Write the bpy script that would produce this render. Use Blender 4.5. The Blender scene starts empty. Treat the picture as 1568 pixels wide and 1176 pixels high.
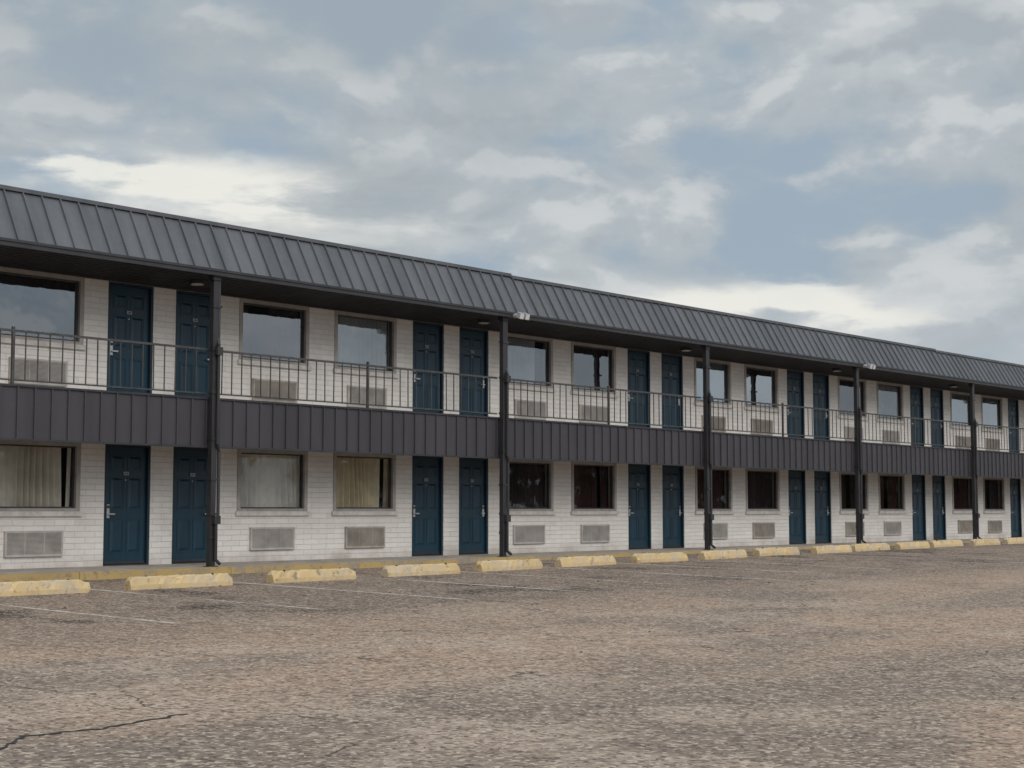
import bpy, math, random
from mathutils import Vector, Matrix
random.seed(7)
scene = bpy.context.scene
P = 7.65          # bay period
X0 = 16.1         # first door of bay 0
YW = 23.25        # wall plane
YF = 21.72        # balcony fascia plane
FL2 = 2.865       # upper floor
SOF = 5.05        # soffit
N0, N1 = -4, 8    # bays
XL, XR = X0 + N0*P - 0.25, X0 + N1*P - 0.25

# ------------------------------------------------------------ node helpers
def new_mat(name):
    m = bpy.data.materials.new(name); m.use_nodes = True
    nt = m.node_tree
    return m, nt, nt.nodes["Principled BSDF"]
def N(nt, t, **kw):
    n = nt.nodes.new(t)
    for k, v in kw.items(): setattr(n, k, v)
    return n
def setin(nt, sock, v):
    if isinstance(v, bpy.types.NodeSocket): nt.links.new(v, sock)
    else: sock.default_value = v
def MA(nt, op, a, b=None, c=None, clamp=False):
    n = nt.nodes.new("ShaderNodeMath"); n.operation = op; n.use_clamp = clamp
    setin(nt, n.inputs[0], a)
    if b is not None: setin(nt, n.inputs[1], b)
    if c is not None: setin(nt, n.inputs[2], c)
    return n.outputs[0]
def MIX(nt, f, a, b, mode='MIX'):
    n = nt.nodes.new("ShaderNodeMix"); n.data_type = 'RGBA'; n.blend_type = mode
    setin(nt, n.inputs[0], f)
    for s, v in ((n.inputs[6], a), (n.inputs[7], b)):
        if isinstance(v, (tuple, list)) and len(v) == 3: v = (*v, 1)
        setin(nt, s, v)
    return n.outputs[2]
def SM(nt, v, lo, hi, tlo=0.0, thi=1.0):
    n = nt.nodes.new("ShaderNodeMapRange"); n.interpolation_type = 'SMOOTHSTEP'
    setin(nt, n.inputs[0], v)
    n.inputs[1].default_value = lo; n.inputs[2].default_value = hi
    n.inputs[3].default_value = tlo; n.inputs[4].default_value = thi
    return n.outputs[0]
def NOISE(nt, vec, scale, detail=4, rough=0.5, dist=0.0):
    n = nt.nodes.new("ShaderNodeTexNoise")
    if vec is not None: nt.links.new(vec, n.inputs["Vector"])
    n.inputs["Scale"].default_value = scale; n.inputs["Detail"].default_value = detail
    n.inputs["Roughness"].default_value = rough; n.inputs["Distortion"].default_value = dist
    return n.outputs[0]
def POS(nt):
    return N(nt, "ShaderNodeNewGeometry").outputs["Position"]
def SEP(nt, v):
    n = N(nt, "ShaderNodeSeparateXYZ"); nt.links.new(v, n.inputs[0]); return n.outputs
def COMB(nt, x, y, z):
    n = N(nt, "ShaderNodeCombineXYZ")
    for i, v in enumerate((x, y, z)): setin(nt, n.inputs[i], v)
    return n.outputs[0]
def BUMP(nt, h, strength, dist, bsdf):
    b = N(nt, "ShaderNodeBump"); b.inputs["Strength"].default_value = strength
    b.inputs["Distance"].default_value = dist
    nt.links.new(h, b.inputs["Height"]); nt.links.new(b.outputs[0], bsdf.inputs["Normal"])

def simple(name, col, rough=0.6, var=0.15, scale=3.0, metallic=0.0, bump=0.0, streak=False):
    m, nt, b = new_mat(name)
    p = POS(nt)
    if streak:
        s = SEP(nt, p); v = COMB(nt, MA(nt, 'MULTIPLY', s[0], 3.0), MA(nt, 'MULTIPLY', s[1], 3.0), MA(nt, 'MULTIPLY', s[2], 0.35))
        n1 = NOISE(nt, v, scale, 5, 0.6)
    else:
        n1 = NOISE(nt, p, scale, 5, 0.6)
    f = SM(nt, n1, 0.3, 0.7)
    c = MIX(nt, f, tuple(x*(1-var) for x in col), tuple(min(1, x*(1+var)) for x in col))
    nt.links.new(c, b.inputs["Base Color"])
    b.inputs["Roughness"].default_value = rough; b.inputs["Metallic"].default_value = metallic
    if bump: BUMP(nt, NOISE(nt, p, 40, 4, 0.6), bump, 0.01, b)
    return m

# ------------------------------------------------------------ materials
def mat_brick():
    m, nt, b = new_mat("white_painted_brick")
    p = POS(nt); s = SEP(nt, p)
    wob = NOISE(nt, p, 6, 2)
    zz = MA(nt, 'ADD', s[2], MA(nt, 'MULTIPLY', wob, 0.016))
    xx = MA(nt, 'ADD', MA(nt, 'ADD', s[0], s[1]), MA(nt, 'MULTIPLY', wob, 0.05))
    v = COMB(nt, xx, zz, 0.0)
    br = N(nt, "ShaderNodeTexBrick"); nt.links.new(v, br.inputs["Vector"])
    br.inputs["Scale"].default_value = 1.0
    br.inputs["Brick Width"].default_value = 0.40; br.inputs["Row Height"].default_value = 0.102
    br.inputs["Mortar Size"].default_value = 0.006; br.inputs["Mortar Smooth"].default_value = 0.7
    br.inputs["Color1"].default_value = (0.78, 0.745, 0.715, 1); br.inputs["Color2"].default_value = (0.71, 0.68, 0.65, 1)
    br.inputs["Mortar"].default_value = (0.60, 0.575, 0.55, 1)
    n1 = NOISE(nt, p, 1.3, 6, 0.65); n2 = NOISE(nt, p, 14, 4, 0.6)
    c = MIX(nt, SM(nt, n1, 0.42, 0.75, 0, 0.35), br.outputs["Color"], (0.57, 0.53, 0.49))
    c = MIX(nt, SM(nt, n2, 0.55, 0.8, 0, 0.3), c, (0.45, 0.43, 0.41))
    sv = COMB(nt, MA(nt, 'MULTIPLY', s[0], 4.5), 0.0, MA(nt, 'MULTIPLY', s[2], 0.45))
    c = MIX(nt, SM(nt, NOISE(nt, sv, 1.6, 4, 0.6), 0.56, 0.75, 0, 0.25), c, (0.42, 0.38, 0.34))
    low = SM(nt, s[2], 0.30, 0.0, 0, 1)
    c = MIX(nt, MA(nt, 'MULTIPLY', low, SM(nt, n1, 0.3, 0.7, 0.2, 0.75)), c, (0.36, 0.315, 0.27))
    nt.links.new(c, b.inputs["Base Color"]); b.inputs["Roughness"].default_value = 0.8
    h = MA(nt, 'ADD', MA(nt, 'MULTIPLY', br.outputs["Fac"], -1.0), MA(nt, 'MULTIPLY', n2, 0.5))
    BUMP(nt, h, 0.65, 0.012, b)
    return m

def mat_metal(name, col, rough=0.45, var=0.18):
    m, nt, b = new_mat(name)
    p = POS(nt); s = SEP(nt, p)
    v = COMB(nt, MA(nt, 'MULTIPLY', s[0], 2.6), MA(nt, 'MULTIPLY', s[1], 1.0), MA(nt, 'MULTIPLY', s[2], 0.4))
    n1 = NOISE(nt, v, 1.0, 5, 0.6); n2 = NOISE(nt, p, 9, 4, 0.6)
    pid = MA(nt, 'FLOOR', MA(nt, 'DIVIDE', s[0], 0.305*3))
    wn = N(nt, "ShaderNodeTexWhiteNoise", noise_dimensions='1D'); nt.links.new(pid, wn.inputs["W"])
    k = MA(nt, 'ADD', SM(nt, n1, 0.3, 0.7, 1-var, 1+var), MA(nt, 'MULTIPLY', MA(nt, 'SUBTRACT', wn.outputs[0], 0.5), var*0.9))
    cc = N(nt, "ShaderNodeVectorMath", operation='SCALE'); cc.inputs[0].default_value = col
    nt.links.new(k, cc.inputs["Scale"])
    c = MIX(nt, SM(nt, n2, 0.58, 0.8, 0, 0.3), cc.outputs[0], tuple(x*1.7 for x in col))
    nt.links.new(c, b.inputs["Base Color"])
    nt.links.new(SM(nt, n2, 0.3, 0.7, rough-0.08, rough+0.12), b.inputs["Roughness"])
    BUMP(nt, NOISE(nt, v, 3, 3), 0.15, 0.01, b)
    return m

def mat_asphalt():
    m, nt, b = new_mat("worn_asphalt")
    p = POS(nt); s = SEP(nt, p)
    st = COMB(nt, MA(nt, 'MULTIPLY', MA(nt, 'ADD', s[0], MA(nt, 'MULTIPLY', s[1], 0.35)), 0.10), MA(nt, 'MULTIPLY', MA(nt,'SUBTRACT', s[1], MA(nt,'MULTIPLY', s[0], 0.12)), 0.27), 0.0)
    nb = NOISE(nt, st, 1.0, 6, 0.58, 0.7)
    nm = NOISE(nt, p, 0.5, 6, 0.62, 0.4)
    nf = NOISE(nt, p, 5.5, 5, 0.65)
    c = MIX(nt, SM(nt, nb, 0.42, 0.57), (0.232, 0.180, 0.143), (0.375, 0.262, 0.190))
    c = MIX(nt, SM(nt, nm, 0.50, 0.62, 0, 0.6), c, (0.45, 0.345, 0.268))
    c = MIX(nt, SM(nt, nm, 0.46, 0.33, 0, 0.5), c, (0.185, 0.154, 0.130))
    c = MIX(nt, SM(nt, nf, 0.35, 0.7, 0.0, 0.32), c, (0.175, 0.135, 0.110))
    # darker, browner near the stalls, with oil stains
    near = SM(nt, s[1], 10.5, 15.5)
    c = MIX(nt, MA(nt, 'MULTIPLY', near, 0.55), c, (0.150, 0.108, 0.083))
    so = COMB(nt, MA(nt, 'MULTIPLY', s[0], 0.75), MA(nt, 'MULTIPLY', s[1], 0.6), 3.3)
    no = NOISE(nt, so, 1.0, 4, 0.55, 0.2)
    oil = MA(nt, 'MULTIPLY', SM(nt, no, 0.52, 0.64), SM(nt, s[1], 12.5, 15.5))
    c = MIX(nt, MA(nt, 'MULTIPLY', oil, 0.8), c, (0.030, 0.027, 0.026))
    # exposed aggregate
    v1 = N(nt, "ShaderNodeTexVoronoi"); nt.links.new(p, v1.inputs["Vector"]); v1.inputs["Scale"].default_value = 38
    sc = SEP(nt, v1.outputs["Color"])
    c = MIX(nt, SM(nt, sc[0], 0.62, 0.98, 0, 0.75), c, (0.55, 0.45, 0.36))
    c = MIX(nt, SM(nt, sc[1], 0.60, 0.98, 0, 0.72), c, (0.062, 0.050, 0.042))
    v3 = N(nt, "ShaderNodeTexVoronoi"); nt.links.new(p, v3.inputs["Vector"]); v3.inputs["Scale"].default_value = 15
    s3 = SEP(nt, v3.outputs["Color"])
    c = MIX(nt, SM(nt, s3[0], 0.88, 0.96, 0, 0.3), c, (0.52, 0.43, 0.35))
    c = MIX(nt, SM(nt, s3[1], 0.84, 0.95, 0, 0.4), c, (0.070, 0.056, 0.047))
    # fine cracks
    dv = N(nt, "ShaderNodeVectorMath", operation='ADD'); nt.links.new(p, dv.inputs[0])
    nn = N(nt, "ShaderNodeTexNoise"); nt.links.new(p, nn.inputs["Vector"]); nn.inputs["Scale"].default_value = 1.1; nn.inputs["Detail"].default_value = 6
    sv = N(nt, "ShaderNodeVectorMath", operation='SCALE'); nt.links.new(nn.outputs["Color"], sv.inputs[0]); sv.inputs["Scale"].default_value = 1.4
    nt.links.new(sv.outputs[0], dv.inputs[1])
    v2 = N(nt, "ShaderNodeTexVoronoi", feature='DISTANCE_TO_EDGE'); nt.links.new(dv.outputs[0], v2.inputs["Vector"]); v2.inputs["Scale"].default_value = 0.23
    cr = MA(nt, 'MULTIPLY', SM(nt, v2.outputs[0], 0.0045, 0.001), SM(nt, nm, 0.47, 0.55))
    c = MIX(nt, MA(nt, 'MULTIPLY', cr, 0.8), c, (0.03, 0.028, 0.026))
    nt.links.new(c, b.inputs["Base Color"]); b.inputs["Roughness"].default_value = 0.95
    b.inputs["Specular IOR Level"].default_value = 0.12
    h = MA(nt, 'ADD', MA(nt, 'MULTIPLY', v1.outputs["Distance"], -0.9), MA(nt, 'MULTIPLY', nf, 0.8))
    BUMP(nt, h, 0.5, 0.012, b)
    return m

def mat_worn_paint(name, col, under, wear=0.5):
    m, nt, b = new_mat(name)
    p = POS(nt)
    n1 = NOISE(nt, p, 2.2, 6, 0.65); n2 = NOISE(nt, p, 18, 5, 0.7)
    k = MA(nt, 'ADD', MA(nt, 'MULTIPLY', n1, 0.6), MA(nt, 'MULTIPLY', n2, 0.4))
    c = MIX(nt, SM(nt, k, wear, wear+0.12), col, under)
    c = MIX(nt, SM(nt, NOISE(nt, p, 0.7, 3), 0.4, 0.7, 0, 0.5), c, tuple(x*0.75 for x in col))
    n5 = NOISE(nt, p, 7, 6, 0.7)
    c = MIX(nt, SM(nt, n5, 0.56, 0.66, 0, 0.75), c, (0.19, 0.15, 0.11))
    nt.links.new(c, b.inputs["Base Color"]); b.inputs["Roughness"].default_value = 0.8
    BUMP(nt, n2, 0.4, 0.01, b)
    return m

def mat_line():
    m, nt, b = new_mat("faded_white_stall_paint")
    p = POS(nt); n2 = NOISE(nt, p, 9, 6, 0.75); n1 = NOISE(nt, p, 0.8, 3)
    k = MA(nt, 'ADD', MA(nt, 'MULTIPLY', n2, 0.6), MA(nt, 'MULTIPLY', n1, 0.4))
    b.inputs["Base Color"].default_value = (0.62, 0.55, 0.47, 1); b.inputs["Roughness"].default_value = 0.8
    nt.links.new(SM(nt, k, 0.39, 0.56, 0.08, 0.8), b.inputs["Alpha"])
    return m

def mat_glass(name, refl, tint):
    m = bpy.data.materials.new(name); m.use_nodes = True; nt = m.node_tree; nt.nodes.clear()
    out = N(nt, "ShaderNodeOutputMaterial"); mx = N(nt, "ShaderNodeMixShader")
    t = N(nt, "ShaderNodeBsdfTransparent"); t.inputs[0].default_value = (*tint, 1)
    g = N(nt, "ShaderNodeBsdfGlossy"); g.inputs["Roughness"].default_value = 0.02
    g.inputs["Color"].default_value = (0.90, 0.95, 1.0, 1)
    bp = N(nt, "ShaderNodeBump"); bp.inputs["Strength"].default_value = 0.25; bp.inputs["Distance"].default_value = 0.01
    nt.links.new(NOISE(nt, POS(nt), 1.6, 2), bp.inputs["Height"]); nt.links.new(bp.outputs[0], g.inputs["Normal"])
    mx.inputs[0].default_value = refl
    nt.links.new(t.outputs[0], mx.inputs[1]); nt.links.new(g.outputs[0], mx.inputs[2]); nt.links.new(mx.outputs[0], out.inputs[0])
    return m

BRICK = mat_brick()
ROOF = mat_metal("roof_standing_seam_metal", (0.088, 0.092, 0.102), 0.5)
FASC = mat_metal("fascia_metal", (0.046, 0.042, 0.050), 0.5, 0.14)
TRIM = simple("dark_trim", (0.03, 0.03, 0.034), 0.5, 0.2, 4)
SOFM = simple("soffit_metal", (0.028, 0.028, 0.032), 0.6, 0.2, 2)
POST = simple("post_paint", (0.028, 0.026, 0.029), 0.45, 0.25, 5, streak=True)
RAILM = simple("rail_paint", (0.055, 0.052, 0.05), 0.5, 0.25, 6)
CONC = simple("concrete_walk", (0.33, 0.29, 0.25), 0.85, 0.25, 2.5, bump=0.3)
DOORM = simple("door_teal_paint", (0.0040, 0.031, 0.055), 0.40, 0.18, 3, streak=True)
DFRAME = simple("door_frame_paint", (0.006, 0.024, 0.040), 0.45, 0.15, 3)
WFRAME = simple("window_frame_taupe", (0.36, 0.33, 0.31), 0.55, 0.15, 4)
SILL = simple("window_sill_paint", (0.58, 0.55, 0.52), 0.65, 0.15, 6)
INNER = simple("window_inner_frame", (0.05, 0.05, 0.052), 0.4, 0.15, 4)
STEEL = simple("lock_steel", (0.55, 0.55, 0.54), 0.35, 0.1, 8, metallic=0.8)
PLATE = simple("number_plate_white", (0.32, 0.33, 0.34), 0.5, 0.05, 8)
ACM = simple("air_conditioner_metal", (0.43, 0.40, 0.375), 0.6, 0.15, 4)
ACM2 = simple("air_conditioner_metal_aged", (0.36, 0.325, 0.285), 0.65, 0.2, 4)
ACD = simple("air_conditioner_cavity", (0.22, 0.205, 0.19), 0.7, 0.1, 4)
LAMP = simple("floodlight_housing", (0.40, 0.40, 0.41), 0.4, 0.1, 8)
LENS = simple("lamp_lens", (0.6, 0.6, 0.58), 0.25, 0.05, 8)
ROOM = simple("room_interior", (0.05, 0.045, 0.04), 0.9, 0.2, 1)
CURT = {
 'cream': simple("curtain_cream", (0.78, 0.755, 0.69), 0.9, 0.10, 3),
 'yellow': simple("curtain_straw", (0.78, 0.71, 0.54), 0.9, 0.15, 3),
 'dark': simple("curtain_plum", (0.075, 0.052, 0.062), 0.9, 0.2, 3),
 'red': simple("curtain_maroon", (0.105, 0.050, 0.054), 0.9, 0.25, 2),
 'sheer': simple("curtain_grey", (0.66, 0.68, 0.68), 0.9, 0.12, 3),
}
G_LOW = mat_glass("glass_clear", 0.055, (0.84, 0.83, 0.81))
G_DARK = mat_glass("glass_tinted", 0.08, (0.66, 0.64, 0.64))
G_UP = mat_glass("glass_reflective", 0.21, (0.62, 0.64, 0.66))
G_UPB = mat_glass("glass_bright", 0.40, (0.5, 0.54, 0.58))
ASPH = mat_asphalt()
CURBY = mat_worn_paint("curb_yellow_paint", (0.43, 0.30, 0.12), (0.27, 0.235, 0.19), 0.48)
STOPY = mat_worn_paint("wheel_stop_paint", (0.60, 0.44, 0.225), (0.50, 0.41, 0.30), 0.46)
LINE = mat_line()
CRACK = simple("crack_tar", (0.022, 0.021, 0.02), 0.9, 0.2, 4)
DEBR = simple("debris_mix", (0.10, 0.075, 0.05), 0.9, 0.6, 30)
LEAF = simple("tree_foliage", (0.045, 0.06, 0.03), 0.8, 0.4, 0.4)
BARK = simple("tree_bark", (0.10, 0.08, 0.06), 0.9, 0.2, 4)

# ------------------------------------------------------------ mesh builder
class MB:
    def __init__(s): s.v=[]; s.f=[]; s.m=[]; s.mats=[]
    def mi(s, mat):
        if mat not in s.mats: s.mats.append(mat)
        return s.mats.index(mat)
    def poly(s, pts, mat):
        b = len(s.v); s.v += [tuple(p) for p in pts]; s.f.append(tuple(range(b, b+len(pts)))); s.m.append(s.mi(mat))
    def hexa(s, c, mat):
        b = len(s.v); s.v += [tuple(p) for p in c]
        for f in ((3,2,1,0),(4,5,6,7),(0,1,5,4),(1,2,6,5),(2,3,7,6),(3,0,4,7)):
            s.f.append(tuple(b+i for i in f)); s.m.append(s.mi(mat))
    def box(s, x0,x1,y0,y1,z0,z1, mat):
        s.hexa([(x0,y0,z0),(x1,y0,z0),(x1,y1,z0),(x0,y1,z0),(x0,y0,z1),(x1,y0,z1),(x1,y1,z1),(x0,y1,z1)], mat)
    def cyl(s, p0, p1, r, mat, n=12):
        p0=Vector(p0); p1=Vector(p1); d=(p1-p0).normalized()
        a = Vector((0,0,1)) if abs(d.z)<0.9 else Vector((1,0,0))
        u=d.cross(a).normalized(); w=d.cross(u)
        b=len(s.v); k=s.mi(mat)
        for q in (p0,p1):
            for i in range(n):
                t=2*math.pi*i/n; s.v.append(tuple(q+(u*math.cos(t)+w*math.sin(t))*r))
        for i in range(n):
            j=(i+1)%n; s.f.append((b+i,b+n+i,b+n+j,b+j)); s.m.append(k)
        s.f.append(tuple(b+i for i in range(n))); s.m.append(k)
        s.f.append(tuple(b+n+i for i in reversed(range(n)))); s.m.append(k)
    def mesh(s, name, recalc=True):
        me=bpy.data.meshes.new(name); me.from_pydata(s.v,[],s.f)
        for m in s.mats: me.materials.append(m)
        me.polygons.foreach_set("material_index", s.m); me.validate(); me.update()
        if recalc:
            import bmesh
            bm=bmesh.new(); bm.from_mesh(me); bmesh.ops.recalc_face_normals(bm, faces=bm.faces); bm.to_mesh(me); bm.free()
        return me
    def obj(s, name, parent=None, loc=(0,0,0), recalc=True):
        return put(name, s.mesh(name, recalc), parent, loc)
def put(name, me, parent=None, loc=(0,0,0), rot=0.0):
    o=bpy.data.objects.new(name, me); scene.collection.objects.link(o)
    o.location=loc; o.rotation_euler=(0,0,rot)
    if parent: o.parent=parent
    return o

motel = bpy.data.objects.new("motel_building", None); scene.collection.objects.link(motel)

# ------------------------------------------------------------ wall with openings
DZ = 2.13; WB, WT = 0.95, 2.11
OPEN = [('dA',0.0,0.97),('dB',1.46,2.43),('wC',2.97,4.67),('wD',5.42,7.12)]
w = MB(); YB = YW+0.22
for fl, zb, ztop in ((0.0, 0.0, 2.5), (FL2, 2.5, SOF+0.3)):
    for n in range(N0, N1):
        b = X0+n*P; cur = b-0.25
        for k,a,c in OPEN:
            w.box(cur, b+a, YW, YB, zb, ztop, BRICK)
            if k[0]=='d':
                if fl: w.box(b+a, b+c, YW, YB, zb, fl, BRICK)
                w.box(b+a, b+c, YW, YB, fl+DZ, ztop, BRICK)
            else:
                w.box(b+a, b+c, YW, YB, zb, fl+WB, BRICK)
                w.box(b+a, b+c, YW, YB, fl+WT, ztop, BRICK)
            cur = b+c
        w.box(cur, b+P-0.25, YW, YB, zb, ztop, BRICK)
w.box(XL, XL+0.2, YB, 33.0, -0.6, 5.6, BRICK)
w.box(XR-0.2, XR, YB, 33.0, -0.6, 5.6, BRICK)
w.box(XL, XR, 33.0, 33.2, -0.6, 5.6, BRICK)
w.box(XL, XR, YW, YB, -0.6, -0.001, CONC)
w.obj("walls", motel)
w = MB()
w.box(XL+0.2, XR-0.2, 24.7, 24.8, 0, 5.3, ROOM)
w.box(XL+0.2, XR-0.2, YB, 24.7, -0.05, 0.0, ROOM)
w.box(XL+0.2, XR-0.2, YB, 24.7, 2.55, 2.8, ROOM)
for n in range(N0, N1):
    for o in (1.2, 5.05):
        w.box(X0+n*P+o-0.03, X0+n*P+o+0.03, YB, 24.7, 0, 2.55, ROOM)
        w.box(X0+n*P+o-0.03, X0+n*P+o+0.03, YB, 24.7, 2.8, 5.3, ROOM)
w.obj("room_interiors", motel)

# ------------------------------------------------------------ doors
def door_mesh(handle_left, seed):
    m = MB(); W=0.97; H=DZ; f=0.045
    m.box(0, f, 0.015, 0.2, 0, H, DFRAME); m.box(W-f, W, 0.015, 0.2, 0, H, DFRAME)
    m.box(f, W-f, 0.015, 0.2, H-f, H, DFRAME)
    m.box(f, W-f, 0.0, 0.2, 0.0, 0.02, TRIM)
    yd=0.07; m.box(f+0.004, W-f-0.004, yd, yd+0.045, 0.024, H-f-0.004, DOORM)
    cx=W/2; pw=0.27; gap=0.09
    rows=[(0.22,0.80),(0.98,1.55),(1.68,1.93)]
    for z0,z1 in rows:
        for x0 in (cx-gap/2-pw, cx+gap/2):
            x1=x0+pw; d=0.014; e=0.035
            m.box(x0-0.012, x1+0.012, yd-0.006, yd-0.0005, z0-0.012, z0, DOORM); m.box(x0-0.012, x1+0.012, yd-0.006, yd-0.0005, z1, z1+0.012, DOORM)
            m.box(x0-0.012, x0, yd-0.006, yd-0.0005, z0, z1, DOORM); m.box(x1, x1+0.012, yd-0.006, yd-0.0005, z0, z1, DOORM)
            m.hexa([(x0+0.02,yd-0.0005,z0+0.02),(x1-0.02,yd-0.0005,z0+0.02),(x1-0.02,yd-0.0005,z1-0.02),(x0+0.02,yd-0.0005,z1-0.02),
                    (x0+e+.02,yd-d,z0+e+.02),(x1-e-.02,yd-d,z0+e+.02),(x1-e-.02,yd-d,z1-e-.02),(x0+e+.02,yd-d,z1-e-.02)], DOORM)
    hx = f+0.075 if handle_left else W-f-0.075; sg = 1 if handle_left else -1
    m.box(hx-0.028, hx+0.028, yd-0.022, yd-0.002, 0.83, 1.07, STEEL)
    m.cyl((hx,yd-0.06,0.90),(hx,yd-0.02,0.90),0.014,STEEL)
    m.box(min(hx,hx+sg*0.11), max(hx,hx+sg*0.11), yd-0.072, yd-0.052, 0.888, 0.912, STEEL)
    m.box(hx-0.022, hx+0.022, yd-0.03, yd-0.022, 1.0, 1.05, TRIM)
    m.box(cx-0.055, cx+0.055, yd-0.02, yd-0.0145, 1.585, 1.645, PLATE)
    for k in range(3): m.box(cx-0.035+k*0.026, cx-0.02+k*0.026, yd-0.0225, yd-0.0205, 1.6, 1.63, TRIM)
    m.cyl((cx,yd-0.012,1.50),(cx,yd,1.50),0.010,STEEL,8)
    m.box(f+0.01, W-f-0.01, yd-0.012, yd-0.001, 0.03, 0.07, TRIM)
    return m.mesh("door")
dL, dR = door_mesh(True,0), door_mesh(False,0)

# ------------------------------------------------------------ windows
def curtain(m, x0,x1,y,z0,z1,mat,seed,gap=None,amp=0.035,wl=0.13):
    r=random.Random(seed); spans=[(x0,x1)]
    if gap: spans=[(x0,gap[0]),(gap[1],x1)]
    for a,b in spans:
        n=max(6,int((b-a)/0.012)); ph=r.random()*6; pts=[]
        for i in range(n+1):
            x=a+(b-a)*i/n; t=x/wl*2*math.pi+ph+1.6*math.sin(x*3.1+ph)+0.9*math.sin(x*7.7)
            pts.append((x, amp*math.sin(t)*(0.8+0.5*math.sin(x*5+ph)), 0.010*math.sin(x*9+ph), 0.03*math.sin(x*6+2*ph)))
        for i in range(n):
            p,q=pts[i],pts[i+1]
            m.poly([(p[0]+p[3],y+p[1]*1.3,z0+p[2]),(q[0]+q[3],y+q[1]*1.3,z0+q[2]),(q[0],y+q[1]*0.7,z1),(p[0],y+p[1]*0.7,z1)],mat)
def window(n, k, up):
    m=MB(); W=1.70; H=WT-WB; f=0.05
    m.box(-0.03,f,-0.018,0.12,0,H+0.03,WFRAME); m.box(W-f,W+0.03,-0.018,0.12,0,H+0.03,WFRAME)
    m.box(f,W-f,-0.018,0.12,H-f,H+0.03,WFRAME); m.box(f,W-f,-0.018,0.12,0,f,WFRAME)
    m.box(-0.07,W+0.07,-0.055,0.1,-0.085,-0.002,SILL)
    g=0.028
    m.box(f,f+g,0.04,0.10,f,H-f,INNER); m.box(W-f-g,W-f,0.04,0.10,f,H-f,INNER)
    m.box(f+g,W-f-g,0.04,0.10,H-f-g,H-f,INNER); m.box(f+g,W-f-g,0.04,0.10,f,f+g,INNER)
    key=(n,k,up)
    r=random.Random((n+9)*131+ord(k[1])*17+int(up)*7)
    typ={(-1,'wD',False):('cream',G_LOW,(1.46,1.6)),(0,'wC',False):('cream',G_LOW,None),(0,'wD',False):('yellow',G_LOW,(1.50,1.62)),
         (-1,'wC',False):('cream',G_LOW,None),
         (1,'wC',False):('dark',G_DARK,None),(1,'wD',False):('red',G_DARK,(1.2,1.35)),
         (-1,'wD',True):('dark',G_UP,None),(0,'wC',True):('dark',G_UP,(0.4,0.9)),(0,'wD',True):('sheer',G_UP,None),
         (1,'wC',True):('sheer',G_UP,(1.3,1.62)),(1,'wD',True):('dark',G_UP,None),(2,'wC',True):('sheer',G_UPB,None),
         (2,'wD',True):('dark',G_UPB,None)}.get(key)
    if typ is None:
        typ=(r.choice(['dark','sheer','dark']),r.choice([G_UP,G_UPB]),None) if up else (r.choice(['red','dark','dark']),G_DARK,r.choice([None,(0.8,1.0)]))
    cn,gl,gap=typ
    lite = cn in ('cream','yellow','sheer')
    m.poly([(f+g,0.07,f+g),(W-f-g,0.07,f+g),(W-f-g,0.07,H-f-g),(f+g,0.07,H-f-g)],gl)
    curtain(m,f-0.02,W-f+0.02,0.20 if lite else 0.24,-0.0,H+0.02,CURT[cn],n*7+up*3+ord(k[1]),gap, 0.066 if lite else 0.03, 0.13)
    return m.mesh("window")
def ac_mesh(mt):
    m=MB(); W=1.10; H=0.43; d=-0.05
    t=0.035
    m.box(0,t,d,0.05,0,H,mt); m.box(W-t,W,d,0.05,0,H,mt); m.box(t,W-t,d,0.05,0,t,mt); m.box(t,W-t,d,0.05,H-t,H,mt)
    m.box(t,W-t,-0.030,0.02,t,H-t,ACD)
    k=18; hh=(H-2*t)/k
    for i in range(k):
        z=t+i*hh
        m.hexa([(t,d+0.002,z+0.003),(W-t,d+0.002,z+0.003),(W-t,d+0.018,z+hh*0.45),(t,d+0.018,z+hh*0.45),
                (t,d+0.002,z+0.012),(W-t,d+0.002,z+0.012),(W-t,d+0.018,z+hh*0.45+0.009),(t,d+0.018,z+hh*0.45+0.009)],mt)
    for x in (W/3,2*W/3): m.box(x-0.006,x+0.006,d-0.003,d+0.001,t,H-t,mt)
    return m.mesh("air_conditioner")
acs=[ac_mesh(ACM),ac_mesh(ACM2)]
for n in range(N0,N1):
    b=X0+n*P
    for up in (False,True):
        fl=FL2 if up else 0.0
        put("door", dL, motel, (b,YW,fl)); put("door", dR, motel, (b+1.46,YW,fl))
        for k,a,c in OPEN[2:]:
            put("window", window(n,k,up), motel, (b+a,YW,fl+WB))
            put("air_conditioner", acs[random.random()<.4], motel, (b+(a+c)/2-0.55+random.uniform(-.04,.04),YW,fl+0.20+random.uniform(-.015,.015)))

# ------------------------------------------------------------ walk, balcony, fascia
w=MB(); w.box(XL-1,XR+1,21.34,YW,-0.6,0.0,CONC)
w.obj("ground_floor_walkway", motel)
w=MB()
x=XL-1
while x<XR+1:
    L=3.0; w.box(x,min(x+L-0.012,XR+1),21.18+random.uniform(-.004,.004),21.338,-0.6,0.004+random.uniform(-.003,.003),CURBY); x+=L
w.obj("yellow_curb", motel)
w=MB(); w.box(XL,XR,YF+0.065,YW,2.72,FL2,CONC); w.box(XL,XR,YF+0.065,YW,2.30,2.719,SOFM)
w.obj("balcony_slab", motel)
w=MB(); FB,FT=2.075,2.885
w.box(XL,XR,YF,YF+0.06,FB,FT,FASC)
w.box(XL,XR,YF-0.03,YF+0.07,FT,FT+0.035,TRIM)
w.box(XL,XR,YF-0.028,YF+0.062,FB-0.03,FB,TRIM)
x=XL+0.1
while x<XR:
    w.box(x-0.013,x+0.013,YF-0.026,YF-0.001,FB+0.001,FT-0.001,FASC); x+=0.305
w.obj("balcony_fascia", motel)

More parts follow.
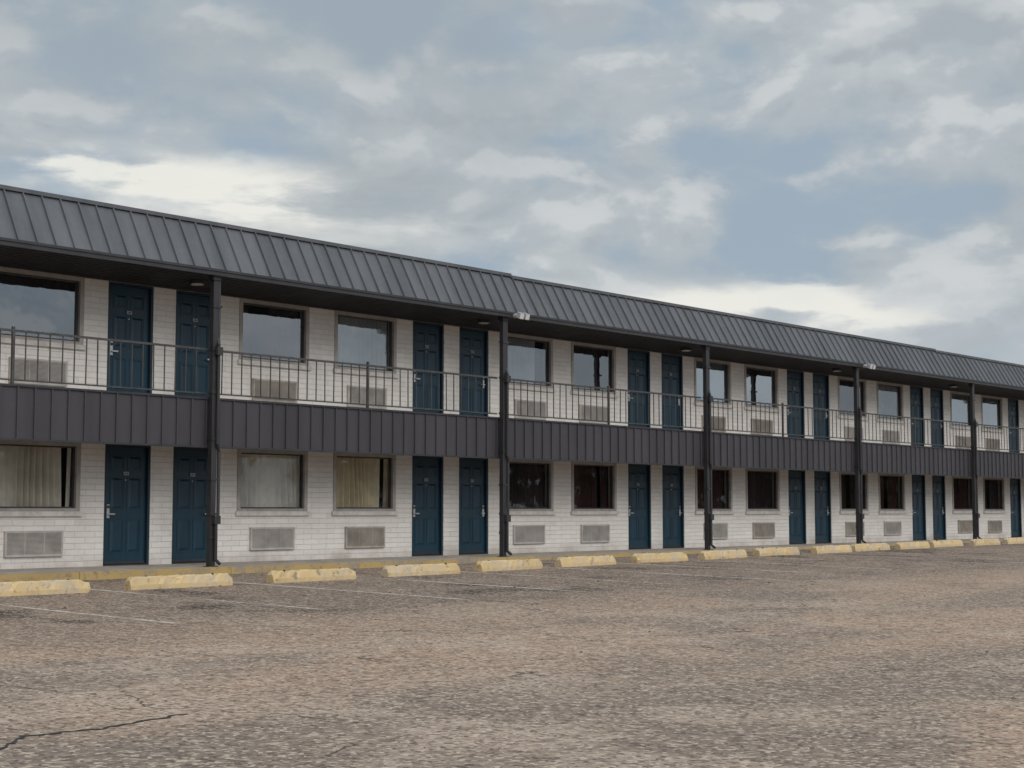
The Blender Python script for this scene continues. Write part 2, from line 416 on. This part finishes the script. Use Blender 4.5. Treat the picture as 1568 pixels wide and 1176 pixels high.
# ------------------------------------------------------------ railing
w=MB(); ry=YF+0.02; rz0,rz1=2.99,3.77
post_x=[17.15+P*i for i in range(N0,N1)]
for i,px in enumerate(post_x):
    a,b=px+0.06,px+P-0.06
    if b>XR: b=XR
    dz=random.uniform(-.008,.008)
    w.box(a,b,ry-0.02,ry+0.02,rz1-0.035+dz,rz1+dz,RAILM)
    w.box(a,b,ry-0.012,ry+0.012,rz0-0.012,rz0+0.012,RAILM)
    mid=px+P/2
    w.box(mid-0.022,mid+0.022,ry-0.022+0.001,ry+0.021,FT+0.036,rz1+0.05,RAILM)
    n=34
    for k in range(1,n):
        bx=a+(b-a)*k/n
        if abs(bx-mid)<0.05: continue
        lean=random.uniform(-.008,.008)
        w.hexa([(bx-.008,ry-.008,rz0+.012),(bx+.008,ry-.008,rz0+.012),(bx+.008,ry+.008,rz0+.012),(bx-.008,ry+.008,rz0+.012),
                (bx-.008+lean,ry-.008,rz1-.036+dz),(bx+.008+lean,ry-.008,rz1-.036+dz),(bx+.008+lean,ry+.008,rz1-.036+dz),(bx-.008+lean,ry+.008,rz1-.036+dz)],RAILM)
w.obj("balcony_railing", motel)

# ------------------------------------------------------------ posts + downspouts + floodlights
py=21.62
for i,px in enumerate(post_x):
    m=MB(); x=0
    m.box(-0.055,0.055,-0.05,0.05,0.012,SOF,POST)
    m.box(-0.10,0.10,-0.09,0.075,0.0,0.012,POST)
    cx=0.085
    segs=[((cx,-0.02,SOF),(cx,-0.02,3.95)),((cx,-0.02,3.95),(cx-0.04,-0.085,3.82)),((cx-0.04,-0.085,3.82),(cx-0.04,-0.085,2.1)),
          ((cx-0.04,-0.085,2.1),(cx+0.02,-0.05,1.98)),((cx+0.02,-0.05,1.98),(cx+0.02,-0.05,0.86)),((cx+0.02,-0.05,0.86),(cx-0.05,-0.09,0.74)),
          ((cx-0.05,-0.09,0.74),(cx-0.05,-0.09,0.12)),((cx-0.05,-0.09,0.12),(cx-0.05,-0.2,0.05))]
    for a,b in segs: m.cyl(a,b,0.030,POST,10)
    for z in (4.5,3.75,3.0,2.2,1.5,0.9,0.5):
        m.box(-0.066,0.125 if (z>3.9 or 0.8<z<2.0) else 0.09,-0.066,0.056,z-0.02,z+0.02,POST)
    m.box(-0.085,0.085,-0.075,0.07,SOF-0.09,SOF-0.001,POST)
    for z in (3.72,0.80):
        m.box(-0.02,0.10,-0.135,-0.052,z-0.07,z+0.07,POST)
    put("post", m.mesh("post"), motel, (px,py,0))
    if (i+N0)%2!=0:
        m=MB()
        m.cyl((0,0,0),(0,-0.1,0.0),0.05,LAMP,12)
        m.cyl((0,-0.08,0),(0.0,-0.16,-0.02),0.018,LAMP,8)
        m.box(-0.10,0.10,-0.20,-0.16,-0.05,0.03,LAMP)
        for sx in (-0.07,0.07):
            hx=sx*1.3
            m.hexa([(hx-.065,-.28,-.10),(hx+.065,-.28,-.10),(hx+.05,-.19,-.06),(hx-.05,-.19,-.06),
                    (hx-.065,-.31,.02),(hx+.065,-.31,.02),(hx+.05,-.20,.06),(hx-.05,-.20,.06)],LAMP)
            m.poly([(hx-.054,-.2835,-.088),(hx+.054,-.2835,-.088),(hx+.054,-.3085,.008),(hx-.054,-.3085,.008)],LENS)
        put("floodlight", m.mesh("floodlight"), motel, (px+0.20,21.48,5.07))

# ------------------------------------------------------------ roof
w=MB(); EY,EZ=21.50,5.13; RY,RZ=22.0,6.0
JX=25.45
for a,b,dz in ((XL-0.3,JX,0.035),(JX,45.9,0.0),(45.9,XR+0.3,-0.03)):
    ez=EZ; rz=RZ+dz
    w.poly([(a,EY,ez),(b,EY,ez),(b,RY,rz),(a,RY,rz)],ROOF)
    x=a+0.05; nrm=Vector((0,-(rz-ez),(RY-EY))).normalized()*0.035
    while x<b:
        h=0.016
        c=[(x-h,EY,ez),(x+h,EY,ez),(x+h,RY,rz),(x-h,RY,rz)]
        w.hexa([Vector(q) for q in c]+[Vector(q)+nrm for q in [(x-h*.6,EY,ez),(x+h*.6,EY,ez),(x+h*.6,RY,rz),(x-h*.6,RY,rz)]],ROOF)
        x+=0.34
    w.box(a,b-0.004,RY-0.06,RY+0.12,rz-0.03,rz+0.035,ROOF)
    w.box(a,b-0.004,RY+0.12,RY+0.2,5.6,rz+0.03,ROOF)
w.box(XL-0.3,XR+0.3,RY+0.2,33.3,5.6,5.7,CONC)
w.poly([(XL-0.3,EY,EZ),(XL-0.3,RY,RZ),(XL-0.3,RY,EZ)],ROOF); w.poly([(XR+0.3,EY,EZ),(XR+0.3,RY,RZ),(XR+0.3,RY,EZ)],ROOF)
w.obj("mansard_roof", motel)
w=MB()
w.box(XL-0.3,XR+0.3,EY-0.025,EY+0.03,SOF-0.02,EZ-0.002,TRIM)
w.box(XL-0.3,XR+0.3,EY-0.045,EY-0.025,EZ-0.03,EZ+0.012,TRIM)
w.box(XL-0.3,XR+0.3,EY+0.03,YW-0.001,SOF,SOF+0.05,SOFM)
y=EY+0.15
while y<YW-0.05:
    w.box(XL,XR,y,y+0.02,SOF-0.015,SOF-0.0005,SOFM); y+=0.152
w.box(XL,XR,YW-0.03,YW-0.0015,SOF-0.055,SOF-0.002,TRIM)
for n in range(N0,N1):
    w.cyl((X0+n*P+1.2,22.3,SOF-0.07),(X0+n*P+1.2,22.3,SOF-0.016),0.14,TRIM,20)
    w.cyl((X0+n*P+1.2,22.3,SOF-0.085),(X0+n*P+1.2,22.3,SOF-0.07),0.11,LENS,20)
w.obj("eave_soffit", motel)

# ------------------------------------------------------------ ground
def zc(X):
    pts=[(-1e9,-.125),(14,-.125),(32,-.055),(45,-.03),(1e9,-.03)]
    for (a,za),(b,zb) in zip(pts,pts[1:]):
        if X<=b:
            if a<-1e8 or b>1e8: return za
            return za+(zb-za)*(X-a)/(b-a)
def gz(X,Y):
    return zc(X)-0.018*min(max(21.3-Y,0),45)
xs=sorted(set([-1500,-700,-300,-120,-60,-30]+list(range(-15,91,3))+[14,32,45,120,200,400,900,1800]))
ys=sorted(set([-1500,-700,-300,-120,-60,-23.7]+list(range(-20,21,2))+[21.3,24,34,60,120,300,700,1800]))
w=MB(); 
vid={}
for i,x in enumerate(xs):
    for j,y in enumerate(ys):
        vid[i,j]=len(w.v); w.v.append((x,y,gz(x,y)))
k=w.mi(ASPH)
for i in range(len(xs)-1):
    for j in range(len(ys)-1):
        w.f.append((vid[i,j],vid[i+1,j],vid[i+1,j+1],vid[i,j+1])); w.m.append(k)
w.obj("asphalt_parking_lot_ground")

# stall lines
stops=[9.35,11.88,14.44,17.04,19.61,22.12,24.58,27.2,29.7,32.27,34.85,37.2,39.65]
while stops[-1]<70: stops.append(stops[-1]+2.5)
stops=[9.35-2.53*i for i in range(4,0,-1)]+stops
w=MB()
for a,b in zip(stops,stops[1:]):
    x=(a+b)/2+random.uniform(-.05,.05); y=20.9; ye=random.uniform(14.0,15.2)
    while y>ye:
        y2=y-0.5; h=0.055
        w.poly([(x-h,y,gz(x-h,y)+.004),(x+h,y,gz(x+h,y)+.004),(x+h,y2,gz(x+h,y2)+.004),(x-h,y2,gz(x-h,y2)+.004)],LINE); y=y2; 
w.obj("parking_stall_lines", recalc=False)

# wheel stops
def stop_mesh(seed):
    r=random.Random(seed); m=MB(); L=0.90+r.uniform(-.03,.03); n=24
    prof=[(-.11,0),(-.105,.06),(-.075,.165),(-.05,.18),(.05,.18),(.075,.165),(.105,.06),(.11,0)]
    rows=[]
    for i in range(n+1):
        t=-L+2*L*i/n; e=min(1,(L-abs(t))/0.07); row=[]
        for (y,z) in prof:
            zz=z*(0.72+0.28*e); j=0.007
            row.append((t+r.uniform(-j,j)*(0 if z==0 else 1), y*(0.85+0.15*e)+r.uniform(-j,j)*.6, zz+(r.uniform(-j,j) if z>0 else -0.03)))
        rows.append(row)
    for _ in range(4):
        i=r.randint(1,n-1)
        for q in (2,3): x,y,z=rows[i][q]; rows[i][q]=(x,y+.016,z-.028)
    for a,b in zip(rows,rows[1:]):
        for j in range(len(prof)-1): m.poly([a[j],b[j],b[j+1],a[j+1]],STOPY)
    m.poly(rows[0],STOPY); m.poly(rows[-1][::-1],STOPY)
    for x in (-.6,.6): m.cyl((x,0,.15),(x,0,.19),.018,TRIM,8)
    return m.mesh("parking_wheel_stop")
for i,x in enumerate(stops):
    D=18.9+max(0,min(1.1,(x-16)*0.038))+random.uniform(-.08,.08)
    o=put("parking_wheel_stop", stop_mesh(i), None, (x,D,gz(x,D)), random.uniform(-.035,.035))

# cracks
def crack(pts,wd):
    r=random.Random(len(pts)*3); m=MB(); L=[]
    for (ax,ay),(bx,by) in zip(pts,pts[1:]):
        k=max(2,int(math.hypot(bx-ax,by-ay)/.06))
        for i in range(k): L.append((ax+(bx-ax)*i/k+r.uniform(-.015,.015), ay+(by-ay)*i/k+r.uniform(-.03,.03)))
    for i,(a,b) in enumerate(zip(L,L[1:])):
        h0=wd*(0.4+0.6*abs(math.sin(i*.9))); h1=wd*(0.4+0.6*abs(math.sin((i+1)*.9)))
        m.poly([(a[0],a[1]-h0,gz(*a)+.004),(b[0],b[1]-h1,gz(*b)+.004),(b[0],b[1]+h1,gz(*b)+.004),(a[0],a[1]+h0,gz(*a)+.004)],CRACK)
    return m
crack([(3.2,7.3),(4.6,7.75),(5.2,8.25),(5.7,8.2),(6.5,8.35)],.022).obj("asphalt_crack", recalc=False)
crack([(10.3,9.2),(10.7,8.9),(11.0,8.85)],.008).obj("asphalt_crack", recalc=False)

# debris
w=MB(); r=random.Random(5)
for i in range(1700):
    if i<1000: x=r.uniform(4,60); y=21.1-abs(r.gauss(0,1.3)); 
    else:
        x=r.uniform(0,50); y=r.uniform(3,21)
    if y>21.15: continue
    s_=r.uniform(.006,.022) if r.random()<.93 else r.uniform(.025,.05)
    if y<13: s_*=.6
    z=gz(x,y)
    top=Vector((x,y,z+s_*.6)); base=[Vector((x+s_*math.cos(t+i),y+s_*math.sin(t+i)*.7,z)) for t in (0,2.1,4.2)]
    for a,b in ((0,1),(1,2),(2,0)): w.poly([base[a],base[b],top],DEBR)
w.obj("gravel_debris")

# distant unseen trees, added behind the camera to give the windows dark reflections
w=MB(); r=random.Random(11)
tx=10
while tx<270:
    ty=-48+r.uniform(-6,6); H=r.uniform(5.5,10); cr=H*.42; base=gz(tx,ty)
    w.cyl((tx,ty,base),(tx+.3,ty,base+H*.5),.22,BARK,7)
    for q in range(4):
        a=r.uniform(0,6.28); w.cyl((tx+.2,ty,base+H*.4),(tx+math.cos(a)*cr*.6,ty+math.sin(a)*cr*.6,base+H*.7),.09,BARK,5)
    for cl in range(18):
        a=r.uniform(0,6.28); rr=cr*math.sqrt(r.random()); cx=tx+rr*math.cos(a); cy=ty+rr*math.sin(a); cz=base+H*r.uniform(.12,.92)
        for l in range(16):
            p=Vector((cx+r.gauss(0,.65),cy+r.gauss(0,.65),cz+r.gauss(0,.5)))
            u=Vector((r.gauss(0,1),r.gauss(0,1),r.gauss(0,1))).normalized()*.6; v=u.cross(Vector((r.gauss(0,1),r.gauss(0,1),r.gauss(0,1)))).normalized()*.5
            w.poly([p-u,p+v,p+u,p-v],LEAF)
    tx+=r.uniform(2.5,6.5)
w.obj("unseen_tree_line", recalc=False)

# ------------------------------------------------------------ world
world=bpy.data.worlds.new("World"); scene.world=world; world.use_nodes=True
nt=world.node_tree; nt.nodes.clear()
out=N(nt,"ShaderNodeOutputWorld")
SUN_EL=34; SUN_AZ=200
sky=N(nt,"ShaderNodeTexSky"); sky.sky_type='NISHITA'; sky.sun_disc=False
sky.sun_elevation=math.radians(SUN_EL); sky.sun_rotation=math.radians(SUN_AZ); sky.air_density=1.0; sky.dust_density=2.0
bg1=N(nt,"ShaderNodeBackground"); bg1.inputs[1].default_value=0.08; nt.links.new(sky.outputs[0],bg1.inputs[0])
tc=N(nt,"ShaderNodeTexCoord").outputs["Generated"]; s=SEP(nt,tc)
zz=MA(nt,'ADD',MA(nt,'MAXIMUM',s[2],0.0),0.20)
pv=COMB(nt,MA(nt,'DIVIDE',s[0],zz),MA(nt,'DIVIDE',s[1],zz),0.7)
n1=NOISE(nt,pv,1.25,8,0.52,0.3)
dirv=COMB(nt,s[0],s[1],MA(nt,'MULTIPLY',s[2],1.8))
n2=NOISE(nt,pv,2.6,8,0.56,0.25)
n3=NOISE(nt,dirv,8.0,8,0.52,0.15)
off=N(nt,"ShaderNodeVectorMath",operation='ADD'); nt.links.new(dirv,off.inputs[0]); off.inputs[1].default_value=(0,0,0.026)
n3b=NOISE(nt,off.outputs[0],8.0,8,0.52,0.15)
den=MA(nt,'ADD',MA(nt,'MULTIPLY',n1,0.5),MA(nt,'MULTIPLY',n3,0.5))
BLUE=(0.345,0.425,0.505); MID=(0.435,0.485,0.52); LIT=(0.545,0.58,0.60)
c=MIX(nt,SM(nt,den,0.42,0.49),BLUE,MID)
c=MIX(nt,SM(nt,den,0.48,0.58,0,0.95),c,LIT)
ed=MA(nt,'SUBTRACT',n3,n3b)
cv=SM(nt,den,0.43,0.50)
c=MIX(nt,MA(nt,'MULTIPLY',SM(nt,ed,0.01,0.09,0,0.55),cv),c,(0.66,0.68,0.69))
c=MIX(nt,MA(nt,'MULTIPLY',SM(nt,ed,-0.01,-0.09,0,0.5),cv),c,(0.345,0.39,0.43))
n4=NOISE(nt,dirv,3.4,6,0.5,0.2)
c=MIX(nt,SM(nt,n4,0.47,0.62,0,0.5),c,(0.36,0.405,0.435))
c=MIX(nt,SM(nt,s[2],0.17,0.06,0,0.35),c,(0.52,0.565,0.595))
# bright breaks low in the cloud deck
az=MA(nt,'ARCTAN2',s[1],s[0])
hv=COMB(nt,MA(nt,'MULTIPLY',s[0],0.6),MA(nt,'MULTIPLY',s[1],0.6),MA(nt,'MULTIPLY',s[2],2.6))
n6=NOISE(nt,hv,13.0,7,0.55,0.3)
wv=MA(nt,'ADD',MA(nt,'MULTIPLY',MA(nt,'SUBTRACT',n3,0.5),0.05),MA(nt,'MULTIPLY',MA(nt,'SUBTRACT',n6,0.5),0.05))
def band(a0,wa,e0,we,slope,amp):
    da=MA(nt,'SUBTRACT',az,math.radians(a0))
    e=MA(nt,'SUBTRACT',MA(nt,'ADD',s[2],wv),MA(nt,'ADD',MA(nt,'MULTIPLY',da,slope),math.sin(math.radians(e0))))
    q=MA(nt,'ADD',MA(nt,'POWER',MA(nt,'DIVIDE',da,math.radians(wa)),2.0),MA(nt,'POWER',MA(nt,'DIVIDE',e,math.radians(we)),2.0))
    return MA(nt,'MULTIPLY',MA(nt,'EXPONENT',MA(nt,'MULTIPLY',q,-1.0)),amp)
g=MA(nt,'ADD',band(52,10,12.0,0.65,0.09,1.0),band(32.5,7.5,7.7,0.6,0.02,1.05))
g=MA(nt,'ADD',g,band(48,14,10.2,1.7,0.15,0.35))
brk=SM(nt,MA(nt,'MULTIPLY',g,SM(nt,n6,0.36,0.60,0.3,1.3)),0.10,1.0)
c=MIX(nt,MA(nt,'MULTIPLY',brk,0.95),c,(0.84,0.835,0.78))
el=SM(nt,s[2],0.33,0.85,1.0,2.0)
bk=SM(nt,MA(nt,'MULTIPLY',s[1],-1.0),0.0,0.9,1.0,1.45)
sc=N(nt,"ShaderNodeVectorMath",operation='SCALE'); nt.links.new(c,sc.inputs[0]); nt.links.new(MA(nt,'MULTIPLY',el,bk),sc.inputs["Scale"])
bg2=N(nt,"ShaderNodeBackground"); nt.links.new(sc.outputs[0],bg2.inputs[0]); bg2.inputs[1].default_value=1.0
mx=N(nt,"ShaderNodeMixShader"); nt.links.new(SM(nt,den,0.38,0.5,0.92,1.0),mx.inputs[0])
nt.links.new(bg1.outputs[0],mx.inputs[1]); nt.links.new(bg2.outputs[0],mx.inputs[2]); nt.links.new(mx.outputs[0],out.inputs[0])

sd=bpy.data.lights.new("sun","SUN"); sd.energy=1.4; sd.angle=math.radians(35); sd.color=(1.0,0.93,0.85)
so=bpy.data.objects.new("sun",sd); scene.collection.objects.link(so)
az_=math.radians(SUN_AZ); d=Vector((math.sin(az_)*math.cos(math.radians(SUN_EL)),math.cos(az_)*math.cos(math.radians(SUN_EL)),math.sin(math.radians(SUN_EL))))
so.rotation_euler=d.to_track_quat('Z','Y').to_euler(); so.location=(0,0,40)

# ------------------------------------------------------------ camera
cd=bpy.data.cameras.new("camera"); cd.sensor_width=36; cd.lens=36*2400/1568; cd.clip_end=5000; cd.clip_start=0.1
co=bpy.data.objects.new("camera",cd); scene.collection.objects.link(co)
co.location=(0,0,0.96); co.rotation_euler=(math.radians(90+4.62),0,math.radians(40.75-90))
scene.camera=co
scene.view_settings.view_transform='Standard'; scene.view_settings.look='None'; scene.view_settings.exposure=0
